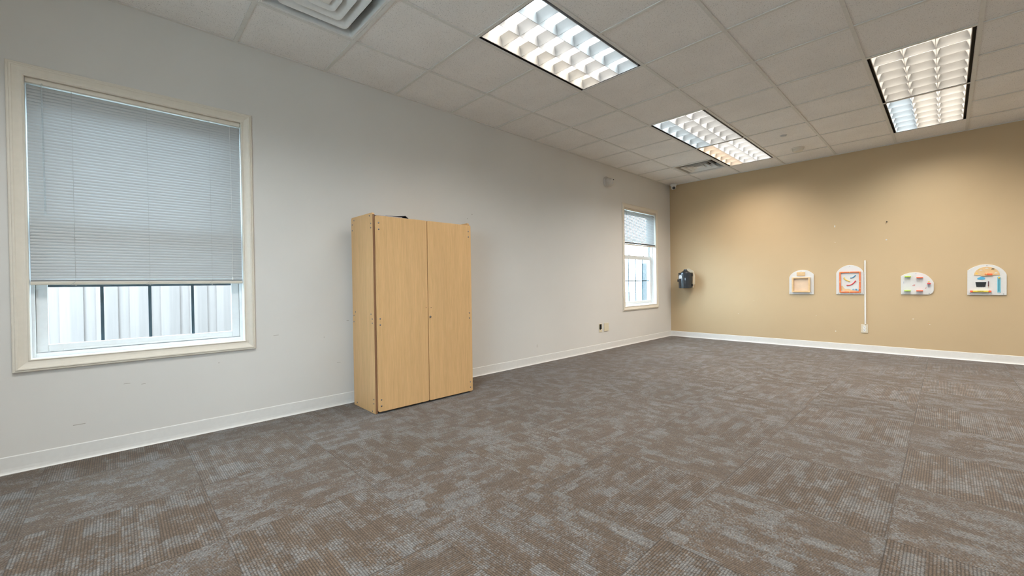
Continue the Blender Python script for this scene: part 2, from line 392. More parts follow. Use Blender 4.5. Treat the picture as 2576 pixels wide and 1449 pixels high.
# ------------------------------------------------------------------ windows
def rect_sweep(b, y0, y1, z0, z1, prof, fx):
    """profile (outward offset, x) swept round a rectangle in the wall plane, mitred"""
    b.loops([[(x, y0 - o, z0 - o), (x, y1 + o, z0 - o), (x, y1 + o, z1 + o), (x, y0 - o, z1 + o)] for o, x in prof])
def frame(b, y0, y1, z0, z1, wy, wz0, wz1, x0, x1):
    b.box(x0, x1, y0, y0 + wy, z0, z1); b.box(x0, x1, y1 - wy, y1, z0, z1)
    b.box(x0, x1, y0 + wy, y1 - wy, z0, z0 + wz0); b.box(x0, x1, y0 + wy, y1 - wy, z1 - wz1, z1)
def window(n, y0, lab, trim):
    """y0: outer left edge of casing"""
    a, c = y0 + .064, y0 + 1.070
    z0, z1 = .597, 2.145
    t = thing('window_%d' % n, (0, (a + c) / 2, z0), lab, 'window', kind='structure')
    b = MB()
    prof = [(-.004, -.012), (-.004, .009), (0, .011), (.004, .009), (.006, .0075), (.012, .0075), (.020, .009), (.030, .0125), (.038, .0155), (.041, .0185), (.0465, .0195), (.050, .018), (.0515, .0155), (.056, .0155), (.060, .014), (.062, .010), (.062, 0)]
    rect_sweep(b, a, c, z0, z1, prof, None)
    b.build('casing', M['cream'], t, smooth=False)
    b = MB(); frame(b, a, c, z0, z1, .005, .005, .005, -.055, -.012); b.build('jamb', M['vinyl'], t)
    b = MB(); frame(b, a + .0005, c - .0005, z0 + .0005, z1 - .0005, .018, .026, .02, -.155, -.0555)
    for yy in (a + .0185, c - .0195 - .006): b.box(-.0845 - .022, -.0845 - .018, yy, yy + .007, z0 + .027, z1 - .021)
    b.build('vinyl_frame', M['vinyl'], t, bevel=.002)
    # lower sash
    s0, s1 = a + .0195, c - .0195
    mid = 1.412
    b = MB(); frame(b, s0, s1, z0 + .0285, mid, .045, .042, .062, -.106, -.076)
    b.box(-.0755, -.070, s0 + .1, s1 - .1, z0 + .03, z0 + .042)
    ls = b.build('sash', M['vinyl'], t, bevel=.003)
    MB().box(-.0925, -.0895, s0 + .044, s1 - .044, z0 + .070, mid - .061).build('glass_pane', M['glass'], ls)
    b = MB()
    gw = (s1 - s0 - .09)
    for q in (.25, .5, .75):
        yy = s0 + .045 + gw * q; b.box(-.1005, -.0935, yy - .0075, yy + .0075, z0 + .071, mid - .062)
    b.box(-.1000, -.0940, s0 + .045, s1 - .045, .994, 1.008)
    b.build('grille', M['grille'], ls)
    b = MB()
    for yy in (s0 + .25, s1 - .25): b.box(-.103, -.078, yy - .022, yy + .022, mid, mid + .012); b.box(-.088, -.068, yy - .008, yy + .008, mid + .004, mid + .016)
    b.build('sash_lock', M['vinyl'], ls, bevel=.002)
    # upper sash
    b = MB(); frame(b, s0, s1, mid - .05, z1 - .021, .045, .05, .05, -.142, -.112)
    us = b.build('sash', M['vinyl'], t, bevel=.003)
    MB().box(-.1285, -.1255, s0 + .044, s1 - .044, mid - .002, z1 - .070).build('glass_pane', M['glass'], us)
    return a, c
window(1, -.409, 'large white framed window at the left end, blind nearly closed', 'cream')
t = thing('window_3', (3.05, YB, .80), 'added unseen small window in the wall behind the viewer', 'window', kind='structure')  # unseen window added to bring cool daylight onto the left wall
b = MB(); yo = YB - .11
for q in ((BW[0], BW[0] + .05, BW[2], BW[3]), (BW[1] - .05, BW[1], BW[2], BW[3]), (BW[0] + .05, BW[1] - .05, BW[2], BW[2] + .05), (BW[0] + .05, BW[1] - .05, BW[3] - .05, BW[3])): b.box(q[0], q[1], yo, yo + .06, q[2], q[3])
b.build('frame', M['vinyl'], t)
MB().box(BW[0] + .05, BW[1] - .05, yo + .028, yo + .032, BW[2] + .05, BW[3] - .05).build('glass_pane', M['glass'], t)
window(2, 5.646, 'white framed window near the tan corner, blind half raised', 'cream')

def blind(y0, y1, ztop, zbot, nstack, pitch, lab, cords, wand, droop, hang=None, tdeg=68):
    xc = -.020
    t = thing('window_blind', (xc, (y0 + y1) / 2, ztop), lab, 'blind', 'mini blinds in the windows')
    b = MB(); zh = ztop - .026
    b.loops([[(xc - .0125, y, ztop), (xc - .0125, y, zh), (xc + .009, y, zh), (xc + .0125, y, zh + .003), (xc + .0125, y, ztop)] for y in (y0, y1)], True, True)
    b.build('headrail', M['cream'], t)
    b = MB(); z = zh - .018; tilt = math.radians(tdeg)
    def slat(z, tilt, yl, yr, dz=0):
        R = []
        for y, zz in ((yl, z + dz), (yr, z)):
            r = []
            for i in range(5):
                s = (i / 4 - .5) * .025; bow = .0036 * (1 - (2 * (i / 4 - .5)) ** 2)
                r.append((xc - s * math.cos(tilt) * -1 + bow * math.sin(tilt), y, zz - s * math.sin(tilt) + bow * math.cos(tilt)))
            R.append(r)
        b.loops([[R[0][i], R[1][i]] for i in range(5)], closed=False)
    zs = zbot + .0225 + nstack * .0026
    npi = round((z - zs - .0125) / pitch); pitch = (z - zs - .0125) / npi
    for _ in range(npi + 1):
        slat(z, tilt + random.uniform(-.03, .03), y0 + .004, y1 - .002); z -= pitch
    for i in range(nstack): slat(zbot + .0225 + i * .0026, .22, y0 + .003, y1 - .003)
    sl = b.build('slats', M['blind'], t, smooth=True)
    b = MB(); b.loops([[(xc - .012, y, zbot + .002), (xc - .009, y, zbot), (xc + .009, y, zbot), (xc + .0115, y, zbot + .003), (xc + .0125, y, zbot + .008), (xc + .0105, y, zbot + .0095), (xc + .0125, y, zbot + .011), (xc + .0125, y, zbot + .019), (xc - .012, y, zbot + .020)] for y in (y0 + .002, y1 - .001)], True, True)
    b.build('bottom_rail', M['cream'], t)
    for y in cords:
        b = MB()
        for dx in (.00928, -.00928): b.tube([(xc + dx, y, zh), (xc + dx, y, zbot + .012)], .0006, 5)
        b.lathe([(.001, 0), (.004, .001), (.004, .006), (.001, .007)], (xc, y, zbot - .0065), seg=10)
        pts = [(xc + .014, y, zbot + .018), (xc + .017, y - .012, zbot + .006), (xc + .016, y - .022, zbot - .001), (xc + .016, y - .008, zbot - .003), (xc + .016, y + .018, zbot - .002), (xc + .016, y + .008, zbot + .003), (xc + .016, y - .012, zbot + .004)]
        b.tube(chaikin(pts, 2, False), .0008, 5)
        b.build('ladder_cord', M['cord'], t)
    yw, zl = wand
    b = MB(); b.tube([(xc + .015, yw, zh + .006), (xc + .019, yw, zh - .008), (xc + .020, yw + .004, zl)], .0035, 6); b.build('tilt_wand', M['clear'], t)
    yc, zc = droop
    b = MB(); b.tube([(xc + .0145, yc, zh), (xc + .017, yc + .004, (zh + zc) / 2), (xc + .0155, yc + .002, zc)], .0009, 5)
    if hang:
        pts = [(xc + .0155, yc + .002, zc)] + [(xc + .02 + .004 * math.sin(i), y, z) for i, (y, z) in enumerate(hang)]
        b.tube(chaikin(pts, 2, False), .0016, 5)
    b.lathe([(.001, 0), (.005, .002), (.003, .018), (.001, .02)], (xc + .0155, yc + .002, zc - .02), seg=8)
    b.build('lift_cord', M['white'], t)
blind(-.339, .654, 2.1395, 1.006, 4, .0172, 'white mini blind lowered over most of the large left window', (-.166, .157, .478), (-.279, 1.40), (.592, 1.05))
blind(5.717, 6.709, 2.1395, 1.566, 11, .0185, 'white mini blind half raised in the window beside the tan wall', (5.89, 6.21, 6.53), (5.79, 1.86), (6.655, 1.30),
      [(6.65, 1.24), (6.668, 1.20), (6.640, 1.16), (6.625, 1.10), (6.645, 1.06), (6.66, 1.10), (6.635, 1.17), (6.655, 1.12), (6.648, 1.05)], 57)

# ------------------------------------------------------------------ outdoors seen through the panes
gr = MB().box(-40, 40, -30, 45, -.25, -.20).build('ground', M['lawn']); tag(gr, 'pale lawn outside the windows', 'ground', kind='structure')
o = MB().box(-3, 10, -12, YB - .17, -.20, -.16).build('ground_reflector', M['reflector']); tag(o, 'added unseen pale patio behind the building', 'reflector', kind='structure')  # unseen slab added to bounce daylight up to the ceiling
t = thing('fence', (-2.0, 0, -.2), 'pale vertical board fence outside the large left window', 'fence')
b = MB(); y = -6.0; i = 0
while y < 3.6:
    b.box(-2.03 + (.012 if i % 2 else 0), -2.0 + (.012 if i % 2 else 0), y, y + .148, -.2, 2.6); y += .115 if i % 2 else .115; i += 1
b.build('boards', M['fence'], t)
MB().box(-2.08, -2.03, -6, 3.6, .3, .39).build('rail', M['fence'], t); MB().box(-2.08, -2.03, -6, 3.6, 2.1, 2.19).build('rail', M['fence'], t)
o = MB().box(-.350, -.255, 6.86, 7.00, -.2, 1.315).build('post', M['post'], bevel=.006); tag(o, 'pale blue grey post outside the corner window', 'post')
# ------------------------------------------------------------------ ceiling lamps
WARM, COOL, NEUT, PEACH = (1.0, .90, .76), (.80, .93, 1.0), (1.0, .97, .92), (1.0, .76, .54)
LP = 1.62
def lamp(j, k, cols, lab, power=1.0, lights=True):
    x0, x1, y0, y1 = gx(j) + .012, gx(j + 1) - .012, gy(k) + .012, gy(k + 2) - .012
    t = thing('troffer_lamp', ((x0 + x1) / 2, (y0 + y1) / 2, H), lab, 'ceiling lamp', 'recessed ceiling lamps')
    b = MB(); zt = H + .125
    b.box(x0, x1, y0, y1, zt, zt + .006); b.box(x0, x0 + .003, y0, y1, H + .002, zt); b.box(x1 - .003, x1, y0, y1, H + .002, zt)
    b.box(x0 + .003, x1 - .003, y0, y0 + .003, H + .002, zt); b.box(x0 + .003, x1 - .003, y1 - .003, y1, H + .002, zt)
    b.build('housing', M['housing'], t)
    gy_, ge = .022, .008
    a0, a1, c0, c1 = x0 + gy_, x1 - gy_, y0 + ge, y1 - ge
    b = MB(); zz = H + .028
    b.box(x0 + .003, a0, y0 + .003, y1 - .003, zz, zz + .002); b.box(a1, x1 - .003, y0 + .003, y1 - .003, zz, zz + .002)
    b.box(a0, a1, y0 + .003, c0, zz, zz + .002); b.box(a0, a1, c1, y1 - .003, zz, zz + .002)
    b.box(x0 + .003, x0 + .005, y0 + .003, y1 - .003, H + .003, zz); b.box(x1 - .005, x1 - .003, y0 + .003, y1 - .003, H + .003, zz)
    b.box(x0 + .005, x1 - .005, y0 + .003, y0 + .005, H + .003, zz); b.box(x0 + .005, x1 - .005, y1 - .005, y1 - .003, H + .003, zz)
    b.build('frame', M['gap'], t)  # shadow gap round the louver, painted as a dark ring
    b = MB(); q = .0035
    b.box(a0, a0 + q, c0, c1, H + .004, zz); b.box(a1 - q, a1, c0, c1, H + .004, zz); b.box(a0 + q, a1 - q, c0, c0 + q, H + .004, zz); b.box(a0 + q, a1 - q, c1 - q, c1, H + .004, zz)
    b.build('lip', M['lip'], t)
    # parabolic louver: blades thin at the mouth and thick at the top
    a0 += q; a1 -= q; c0 += q; c1 -= q; zb = H + .006; hh = .056
    px, py = (a1 - a0) / 3, (c1 - c0) / 6
    tx, ty = .020, .040
    def prof(tt): return [(.0012 + tt * (s / 6) ** 1.25, zb + hh * s / 6) for s in range(7)]
    b = MB()
    for i in range(4):
        xx = a0 + px * i; P = prof(tx)
        lft = [(xx - w_, z) for w_, z in P] if i > 0 else [(xx, z) for w_, z in P]
        rgt = [(xx + w_, z) for w_, z in P] if i < 3 else [(xx, z) for w_, z in P]
        poly = lft + rgt[::-1]
        b.loops([[(x_, y_, z_) for x_, z_ in poly] for y_ in (c0, c1)], True, True)
    for i in range(7):
        yy = c0 + py * i; P = prof(ty)
        lft = [(yy - w_, z) for w_, z in P] if i > 0 else [(yy, z) for w_, z in P]
        rgt = [(yy + w_, z) for w_, z in P] if i < 6 else [(yy, z) for w_, z in P]
        poly = lft + rgt[::-1]
        for m in range(3):
            b.loops([[(x_, y_, z_) for y_, z_ in poly] for x_ in (a0 + px * m + .001, a0 + px * (m + 1) - .001)], True, True)
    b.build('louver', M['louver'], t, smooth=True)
    for i in range(3):
        xx = a0 + px * (i + .5)
        c = cols[i]
        b = MB().cyl((xx, c0 + .02, zt - .024), (0, 1, 0), .0125, c1 - c0 - .04, 12)
        tb = b.build('tube', emit('tube_glow', c, 1.3), t, smooth=True)
        if lights:
            ld = bpy.data.lights.new('lamp_light', 'AREA'); ld.shape = 'RECTANGLE'; ld.size = px - .03; ld.size_y = c1 - c0 - .01
            ld.energy = 8.6 * LP * power; ld.color = c; ld.spread = math.radians(150)
            lo = bpy.data.objects.new('lamp_light', ld); COL.objects.link(lo); lo.parent = t
            lo.location = (xx - t.location.x, 0, zb + hh + .004 - H)
    return t
lamp(1, 2, (WARM, NEUT, COOL), 'recessed ceiling lamp nearest the viewer, two warm columns and one bluish')
lamp(1, 6, (COOL, NEUT, NEUT), 'recessed ceiling lamp with a bluish first column, next to the orange columned one')
lamp(1, 8, (PEACH, NEUT, NEUT), 'recessed ceiling lamp with one orange column, beside the far air diffuser', 1.45)
lamp(4, 6, (WARM, WARM, WARM), 'all warm recessed ceiling lamp at upper right')
lamp(4, 8, (COOL, WARM, WARM), 'recessed ceiling lamp with pale blue column, at upper right nearest tan wall', 1.45)
for j, k in LAMPS[5:]:  # unseen lamps added to light the room
    lamp(j, k, (COOL, NEUT, NEUT) if k < 0 else (WARM, NEUT, NEUT), 'added recessed ceiling lamp out of view, %s' % {(4,2):'right of the nearest lamp', (7,2):'far right front', (7,6):'far right middle', (7,8):'far right back', (1,-2):'left behind the viewer', (4,-2):'above the viewer', (7,-2):'right behind the viewer'}[(j, k)], power=1.5 if (j, k) == (1, -2) else 1.0)

# ------------------------------------------------------------------ air diffusers
def vent(j, k, lab):
    x0, x1, y0, y1 = gx(j) + .0125, gx(j + 1) - .0125, gy(k) + .0125, gy(k + 1) - .0125
    cx, cy = (x0 + x1) / 2, (y0 + y1) / 2; R = (x1 - x0) / 2
    t = thing('air_diffuser', (cx, cy, H), lab, 'air vent', 'square air diffusers in the ceiling')
    def rr(r, z, rad=.03):
        p = []
        for qx, qy, a0 in ((1, 1, 0), (-1, 1, 90), (-1, -1, 180), (1, -1, 270)):
            for i in range(4):
                a = math.radians(a0 + 30 * i); rd = min(rad, r * .4)
                p.append((cx + qx * (r - rd) + rd * math.cos(a), cy + qy * (r - rd) + rd * math.sin(a), z))
        return p
    b = MB(); b.loops([rr(R, H + .001, .002), rr(R - .007, H + .001, .002), rr(R - .0075, H + .003, .002), rr(R - .011, H + .003, .006), rr(R - .012, H + .001, .008), rr(R - .018, H + .001, .010), rr(R - .020, H + .004, .012), rr(R - .021, H + .030, .02), rr(R - .022, H + .085, .02)]); b.build('frame', M['diffuser'], t, smooth=True)
    MB().box(cx - R + .02, cx + R - .02, cy - R + .02, cy + R - .02, H + .085, H + .089).build('plenum', M['duct'], t)
    for r in (.210, .144, .082):
        b = MB(); z = H + .001
        b.loops([rr(r - .050, z + .060), rr(r - .038, z + .040), rr(r - .022, z + .016), rr(r - .009, z + .002), rr(r, z - .002), rr(r + .001, z + .001), rr(r - .005, z + .006), rr(r - .017, z + .020), rr(r - .033, z + .043), rr(r - .048, z + .064)])
        b.build('cone', M['diffuser'], t, smooth=True)
    b = MB(); b.loops([rr(.036, H + .006, .01), rr(.030, H + .022, .01), rr(.004, H + .05, .001)], True, True); b.build('core', M['diffuser'], t)
vent(0, 0, 'square white ceiling air diffuser above the large left window')
vent(0, 9, 'square ceiling air diffuser with dark slots near the tan wall')

# ------------------------------------------------------------------ cabinet
t = thing('storage_cabinet', (.27, 1.87, 0), 'tall maple laminate two door cabinet standing by the left wall', 'cabinet')
SX0, SX1 = .066, .4545
def side(y0, y1):
    b = MB(); b.prism([(SX0, 0), (SX1, 0), (SX1, 1.520), (SX1 - .012, 1.532), (SX0 + .012, 1.535), (SX0, 1.523)], y0, y1, lambda a, z, d: (a, d, z))
    return b.build('side_panel', M['maple'], t, bevel=.0015)
sp1 = side(1.4105, 1.4285); sp2 = side(2.3150, 2.3330)
MB().box(SX1, SX1 + .0012, 1.4110, 1.4280, .002, 1.519).build('edge_band', M['brownedge'], sp1)
MB().box(SX1, SX1 + .0012, 2.3155, 2.3325, .002, 1.519).build('edge_band', M['brownedge'], sp2)
MB().box(SX0 + .004, SX1 - .003, 1.4285, 2.3150, 1.478, 1.496).build('top_panel', M['maple'], t)
MB().box(SX0 + .004, SX1 - .003, 1.4285, 2.3150, .03, .048).build('bottom_panel', M['maple'], t)
MB().box(SX0, SX0 + .006, 1.4285, 2.3150, .048, 1.478).build('back_panel', M['maple'], t)
for z in (.40, .76, 1.12): MB().box(SX0 + .006, SX1 - .02, 1.4285, 2.3150, z, z + .018).build('shelf', M['maple'], t)
MB().box(SX1 - .05, SX1 - .035, 1.4285, 2.3150, .002, .03).build('toe_kick', M['blackmatte'], t)
def rrect(y0, y1, z0, z1, r):
    p = []
    for cy, cz, a0 in ((y1 - r, z1 - r, 0), (y0 + r, z1 - r, 90), (y0 + r, z0 + r, 180), (y1 - r, z0 + r, 270)):
        for i in range(5):
            a = math.radians(a0 + 22.5 * i); p.append((cy + r * math.cos(a), cz + r * math.sin(a)))
    return p
def screws(pts, ax, par):
    for p in pts:
        b = MB(); b.lathe([(.0062, 0), (.0062, .0010), (.0042, .0026), (.0012, .0032)], p, ax, 12)
        b.build('screw', M['steel'], par, smooth=True)
DX0, DX1 = .459, .477
doors = []
for y0, y1 in ((1.4265, 1.8705), (1.8760, 2.3300)):
    b = MB(); b.prism(rrect(y0, y1, .016, 1.509, .010), DX0, DX1, lambda a, z, d: (d, a, z))
    doors.append(b.build('door', M['maple'], t, bevel=.0015))
screws([(DX1, 1.449, z) for z in (1.454, 1.405, .725, .678, .107, .060)], (1, 0, 0), doors[0])
screws([(DX1, 2.303, z) for z in (1.454, 1.405, .721, .675, .098, .050)], (1, 0, 0), doors[1])
b = MB(); b.cyl((DX1, 1.853, .79), (1, 0, 0), .003, .001, 10); b.build('screw_hole', M['dark'], doors[0])
b = MB(); b.cyl((DX1, 1.901, .788), (1, 0, 0), .003, .001, 10); b.build('screw_hole', M['dark'], doors[1])
b = MB(); b.lathe([(.0105, 0), (.0105, .004), (.009, .007), (.006, .008)], (DX1, 1.8905, .712), (1, 0, 0), 18); lk = b.build('lock', M['chrome'], doors[1], smooth=True)
MB().box(DX1 + .008, DX1 + .0084, 1.8895, 1.8915, .708, .716).build('keyhole', M['dark'], lk)
screws([(x, 1.4105, z) for x, z in ((.122, 1.508), (.089, 1.477), (.087, 1.430), (.404, 1.512), (.428, 1.451), (.427, 1.419), (.123, .766), (.091, .735), (.089, .685), (.405, .759), (.426, .723), (.425, .691), (.128, .028), (.429, .108), (.428, .076), (.403, .014))], (0, -1, 0), sp1)
# folder on the cabinet
t = thing('folder', (.38, 1.58, 1.496), 'dark thin folder with curled pages lying on the cabinet', 'folder')
def sheet(z0, lift, x0, x1, y0, y1, th):
    n = 10; R = []
    for i in range(n + 1):
        s = i / n; y = y0 + (y1 - y0) * s; z = z0 + lift * s * s
        R.append([(x0, y, z), (x1, y, z), (x1, y, z + th), (x0, y, z + th)])
    return MB().loops(R, True, True)
b = sheet(1.4965, 0, .20, .456, 1.4300, 1.712, .0172); b.build('cover', M['folder'], t, bevel=.001)
b = sheet(1.5140, 0, .205, .456, 1.4315, 1.660, .0030); b.build('page', M['paper'], t)
b = sheet(1.5172, .012, .205, .455, 1.52, 1.688, .0020); b.build('page', M['folder'], t)
b = sheet(1.5193, .016, .205, .452, 1.54, 1.688, .0014); b.build('page', M['paper'], t)
b = MB(); b.loops([[(x, 1.683, 1.532), (x, 1.690, 1.534), (x, 1.718, 1.5140), (x, 1.712, 1.5140)] for x in (.21, .454)], True, True); b.build('flap', M['folder'], t)

# ------------------------------------------------------------------ things on the off white wall
t = thing('outlet_box', (0, 5.0425, .326), 'open beige outlet box missing its cover, next to the blank plate', 'outlet')
b = MB(); frame(b, 5.008, 5.077, .266, .385, .006, .040, .006, .0005, .005); b.build('bracket', M['ivory'], t)
MB().box(.0005, .0012, 5.014, 5.071, .306, .379).build('cavity', M['dark'], t)
b = MB(); b.box(.0012, .012, 5.026, 5.036, .300, .345); b.build('wire_stub', M['blackmatte'], t)
t = thing('blank_plate', (0, 5.1915, .3255), 'cream square blank wall plate to the right of the open box', 'wall plate')
MB().box(.0003, .006, 5.133, 5.250, .266, .386).build('plate', M['ivory'], t, bevel=.003)
for y in (5.168, 5.215):
    for z in (.284, .368): MB().cyl((.006, y, z), (1, 0, 0), .003, .0008, 10).build('screw', M['ivory'], t)

t = thing('wall_alarm', (0, 5.235, 2.455), 'round off white dome alarm high on the wall left of the corner window', 'alarm')
b = MB(); b.lathe([(.075, .0003), (.077, .008), (.074, .016), (.068, .020)], (0, 5.235, 2.455), (1, 0, 0), 36); b.build('base', M['alarm'], t, smooth=True)
ax = Vector((1, .1, -.30)).normalized()
b = MB(); b.lathe([(.063, 0), (.062, .035), (.057, .060), (.045, .078), (.024, .088), (.004, .090)], (.0195, 5.238, 2.452), ax, 32); b.build('dome', M['alarm'], t, smooth=True)
b = MB(); b.cyl(Vector((.0195, 5.238, 2.452)) + ax * .088, ax, .018, .003, 18); b.build('sensor_window', M['palegrey'], t)
b = MB(); b.box(.055, .085, 5.296, 5.312, 2.478, 2.492); b.build('clip', M['blackmatte'], t, bevel=.002)

# security camera at the corner
t = thing('security_camera', (.115, 7.165, H), 'small white dome security camera in the ceiling corner', 'camera')
b = MB(); b.lathe([(.052, -.0005), (.053, -.010), (.049, -.030), (.040, -.040)], (.115, 7.165, H), (0, 0, 1), 32); b.build('mount', M['white'], t, smooth=True)
b = MB(); c = Vector((.118, 7.160, H - .058)); b.lathe([(.002, -.044)] + [(.044 * math.cos(math.radians(a)), .044 * math.sin(math.radians(a))) for a in range(-80, 81, 10)] + [(.002, .044)], c, (0, 0, 1), 28); bl = b.build('ball', M['white'], t, smooth=True)
ax = Vector((.55, -.8, -.42)).normalized()
b = MB(); b.lathe([(.025, 0), (.025, .012), (.022, .014)], c + ax * .034, ax, 24); ln = b.build('lens', M['black'], bl, smooth=True)

# smoke detector and sprinkler on the ceiling tiles
zc = H + .007
t = thing('smoke_detector', (2.105, 6.505, zc), 'round cream smoke detector on the ceiling near the tan wall', 'smoke detector')
b = MB(); b.lathe([(.070, 0), (.071, -.010), (.066, -.016)], (2.105, 6.505, zc), (0, 0, 1), 36); b.build('base', M['ivorylight'], t, smooth=True)
b = MB(); b.lathe([(.060, -.0162), (.061, -.030), (.054, -.044), (.030, -.050), (.002, -.051)], (2.105, 6.505, zc), (0, 0, 1), 36); b.build('cap', M['ivorylight'], t, smooth=True)
b = MB(); b.cyl((2.055, 6.475, zc - .017), (0, 0, -1), .005, .004, 10); b.build('indicator', M['dark'], t)
t = thing('sprinkler_cover', (2.106, 5.807, zc), 'small flat round sprinkler cover on the ceiling', 'sprinkler')
b = MB(); b.lathe([(.036, .003), (.036, -.004), (.030, -.006)], (2.106, 5.807, zc), (0, 0, 1), 28); b.build('ring', M['palegrey'], t, smooth=True)
b = MB(); b.lathe([(.027, -.0062), (.027, -.013), (.022, -.014)], (2.106, 5.807, zc), (0, 0, 1), 28); b.build('cap', M['palegrey'], t, smooth=True)

# ------------------------------------------------------------------ things on the tan wall
EPS = 0.0
def pr(poly, y0, y1): return MB().prism(poly, D - y0, D - y1)
# wipe dispenser
t = thing('wipe_dispenser', (.33, D, .865), 'black glossy wipe dispenser on a beige plate mounted in the tan corner', 'dispenser')
pl = pr(chaikin([(.222, .864), (.438, .864), (.438, 1.140), (.378, 1.184), (.330, 1.212), (.282, 1.184), (.222, 1.140)], 1), EPS, .022).build('back_plate', M['almond'], t, bevel=.003)
pr([(.235, .870), (.425, .870), (.425, 1.120), (.235, 1.120)], .0225, .115).build('bracket', M['almond'], t, bevel=.006)
cx, cy = .331, D - .135
b = MB(); b.lathe([(.104, .862), (.111, .866), (.1155, .99), (.1175, 1.122), (.115, 1.128), (.108, 1.129)], (cx, cy, 0), (0, 0, 1), 56); bd = b.build('bucket', M['black'], t, smooth=True)
b = MB(); b.lathe([(.082, 1.129), (.074, 1.138), (.050, 1.153), (.034, 1.166), (.026, 1.180), (.025, 1.188), (.018, 1.190)], (cx - .002, cy, 0), (0, 0, 1), 40); b.build('cone_top', M['black'], t, smooth=True)
for a_, z, nm in ((200, .995, 'latch'), (-4, 1.088, 'hinge'), (-4, .915, 'hinge')):
    a_ = math.radians(a_); b = MB(); p = Vector((cx + .117 * math.cos(a_), cy + .117 * math.sin(a_), z))
    b.box(p.x - .010, p.x + .010, p.y - .014, p.y + .014, z - .022, z + .022); b.build(nm, M['blackmatte'], t, bevel=.003)
# curved house-shaped label
b = MB(); R = .1182; am = math.radians(-113); rows = []
n = 12
for i in range(n + 1):
    q = i / n * 2 - 1; a_ = am + q * .30
    ztop = 1.072 + .026 * (1 - abs(q)); rows.append([(cx + R * math.cos(a_), cy + R * math.sin(a_), z) for z in (1.028, ztop)])
b.loops(rows, closed=False); lb = b.build('label', M['board'], bd)
b = MB()
for q0, q1, z0, z1 in ((-.55, -.15, 1.044, 1.056), (-.05, .25, 1.046, 1.056), (.32, .60, 1.044, 1.054), (-.5, .5, 1.036, 1.039)):
    rows = []
    for i in range(4):
        a_ = am + (q0 + (q1 - q0) * i / 3) * .30; rows.append([(cx + (R + .0005) * math.cos(a_), cy + (R + .0005) * math.sin(a_), z) for z in (z0, z1)])
    b.loops(rows, closed=False)
b.build('print', M['palegrey'], lb)

def holes(pts, par, y, r=.0042):
    for x, z in pts:
        b = MB(); b.cyl((x, D - y, z), (0, -1, 0), r, .0012, 12); b.build('screw', M['steel'], par)
def ribbon(pts, r, y, name, mat, par):
    return MB().tube([(x, D - y, z) for x, z in chaikin(pts, 2, False)], r, 10).build(name, mat, par, smooth=True)
TH = .012
# panel 1: peg frame
t = thing('activity_panel', (1.98, D, .767), 'white arched panel with an empty square wooden frame, leftmost on the tan wall', 'wall toy', 'white activity panels on the tan wall')
arch = [(2.131, 1.057), (2.115, 1.072), (2.099, 1.085), (2.076, 1.101), (2.052, 1.113), (2.026, 1.120), (1.999, 1.123), (1.972, 1.122), (1.945, 1.116), (1.917, 1.106), (1.89, 1.091), (1.870, 1.076), (1.852, 1.057), (1.840, 1.038), (1.831, 1.016)]
pr([(1.830, .768), (2.131, .768)] + arch, EPS, TH).build('backboard', M['board'], t, bevel=.0015)
pq = pr([(1.927, 1.037), (2.028, 1.037), (2.028, 1.091), (1.927, 1.091)], TH, TH + .011).build('plaque', M['pinewood'], t, bevel=.003)
b = MB(); y_ = D - TH - .0113
for x, z, w_, h_ in ((1.975, 1.060, .007, .010), (1.988, 1.060, .009, .012), (2.006, 1.062, .008, .012)): b.box(x, x + w_, y_, y_ + .0004, z, z + h_)
for x in (1.936, 1.944, 1.953, 1.961): b.box(x, x + .0022, y_, y_ + .0004, 1.042, 1.086)
b.build('engraving', M['sand'], pq)
b = MB(); f0, f1, f2, f3 = 1.868, 2.091, .797, 1.015
for q in ((f0, f0 + .022, f2, f3), (f1 - .022, f1, f2, f3), (f0 + .022, f1 - .022, f2, f2 + .021), (f0 + .022, f1 - .022, f3 - .017, f3)): b.box(q[0], q[1], D - TH - .026, D - TH, q[2], q[3])
b.build('tray_frame', M['pinewood'], t, bevel=.002)
MB().box(f0 + .022, f1 - .022, D - TH - .004, D - TH, f2 + .021, f3 - .017).build('tray_back', M['plywood'], t)
holes([(1.979, 1.104), (1.850, .785), (2.104, .786)], t, TH)
# panel 2: bead maze
t = thing('activity_panel', (2.535, D, .771), 'white arched panel with orange square frame and coloured slides, beside the white conduit', 'wall toy', 'white activity panels on the tan wall')
arch = [(2.682, 1.063), (2.672, 1.088), (2.659, 1.109), (2.642, 1.128), (2.621, 1.143), (2.600, 1.155), (2.577, 1.163), (2.557, 1.168), (2.537, 1.170), (2.515, 1.168), (2.494, 1.163), (2.469, 1.152), (2.446, 1.138), (2.430, 1.124), (2.414, 1.107), (2.399, 1.086), (2.388, 1.064)]
pr([(2.387, .771), (2.682, .771)] + arch, EPS, TH).build('backboard', M['board'], t, bevel=.0015)
b = MB(); f0, f1, f2, f3 = 2.424, 2.650, .794, 1.080
for q in ((f0, f0 + .014, f2, f3), (f1 - .014, f1, f2, f3), (f0 + .014, f1 - .014, f2, f2 + .015), (f0 + .014, f1 - .014, f3 - .015, f3)): b.box(q[0], q[1], D - TH - .014, D - TH, q[2], q[3])
fr = b.build('orange_frame', M['orange'], t, bevel=.002)
for x, z in ((2.431, 1.072), (2.536, 1.073), (2.643, 1.072), (2.431, .940), (2.643, .942), (2.643, .852), (2.431, .802), (2.536, .802), (2.643, .802)):
    b = MB(); b.lathe([(.0058, 0), (.0058, .002), (.004, .0045), (.001, .005)], (x, D - TH - .014, z), (0, -1, 0), 12); b.build('bolt', M['bolt'], fr, smooth=True)
pr(chaikin([(2.4382, .884), (2.450, .890), (2.464, .879), (2.473, .857), (2.487, .846), (2.52, .846), (2.537, .841), (2.554, .829), (2.603, .816), (2.6358, .8095), (2.4382, .8095)], 1), TH, TH + .0015).build('sand_print', M['sand'], t)
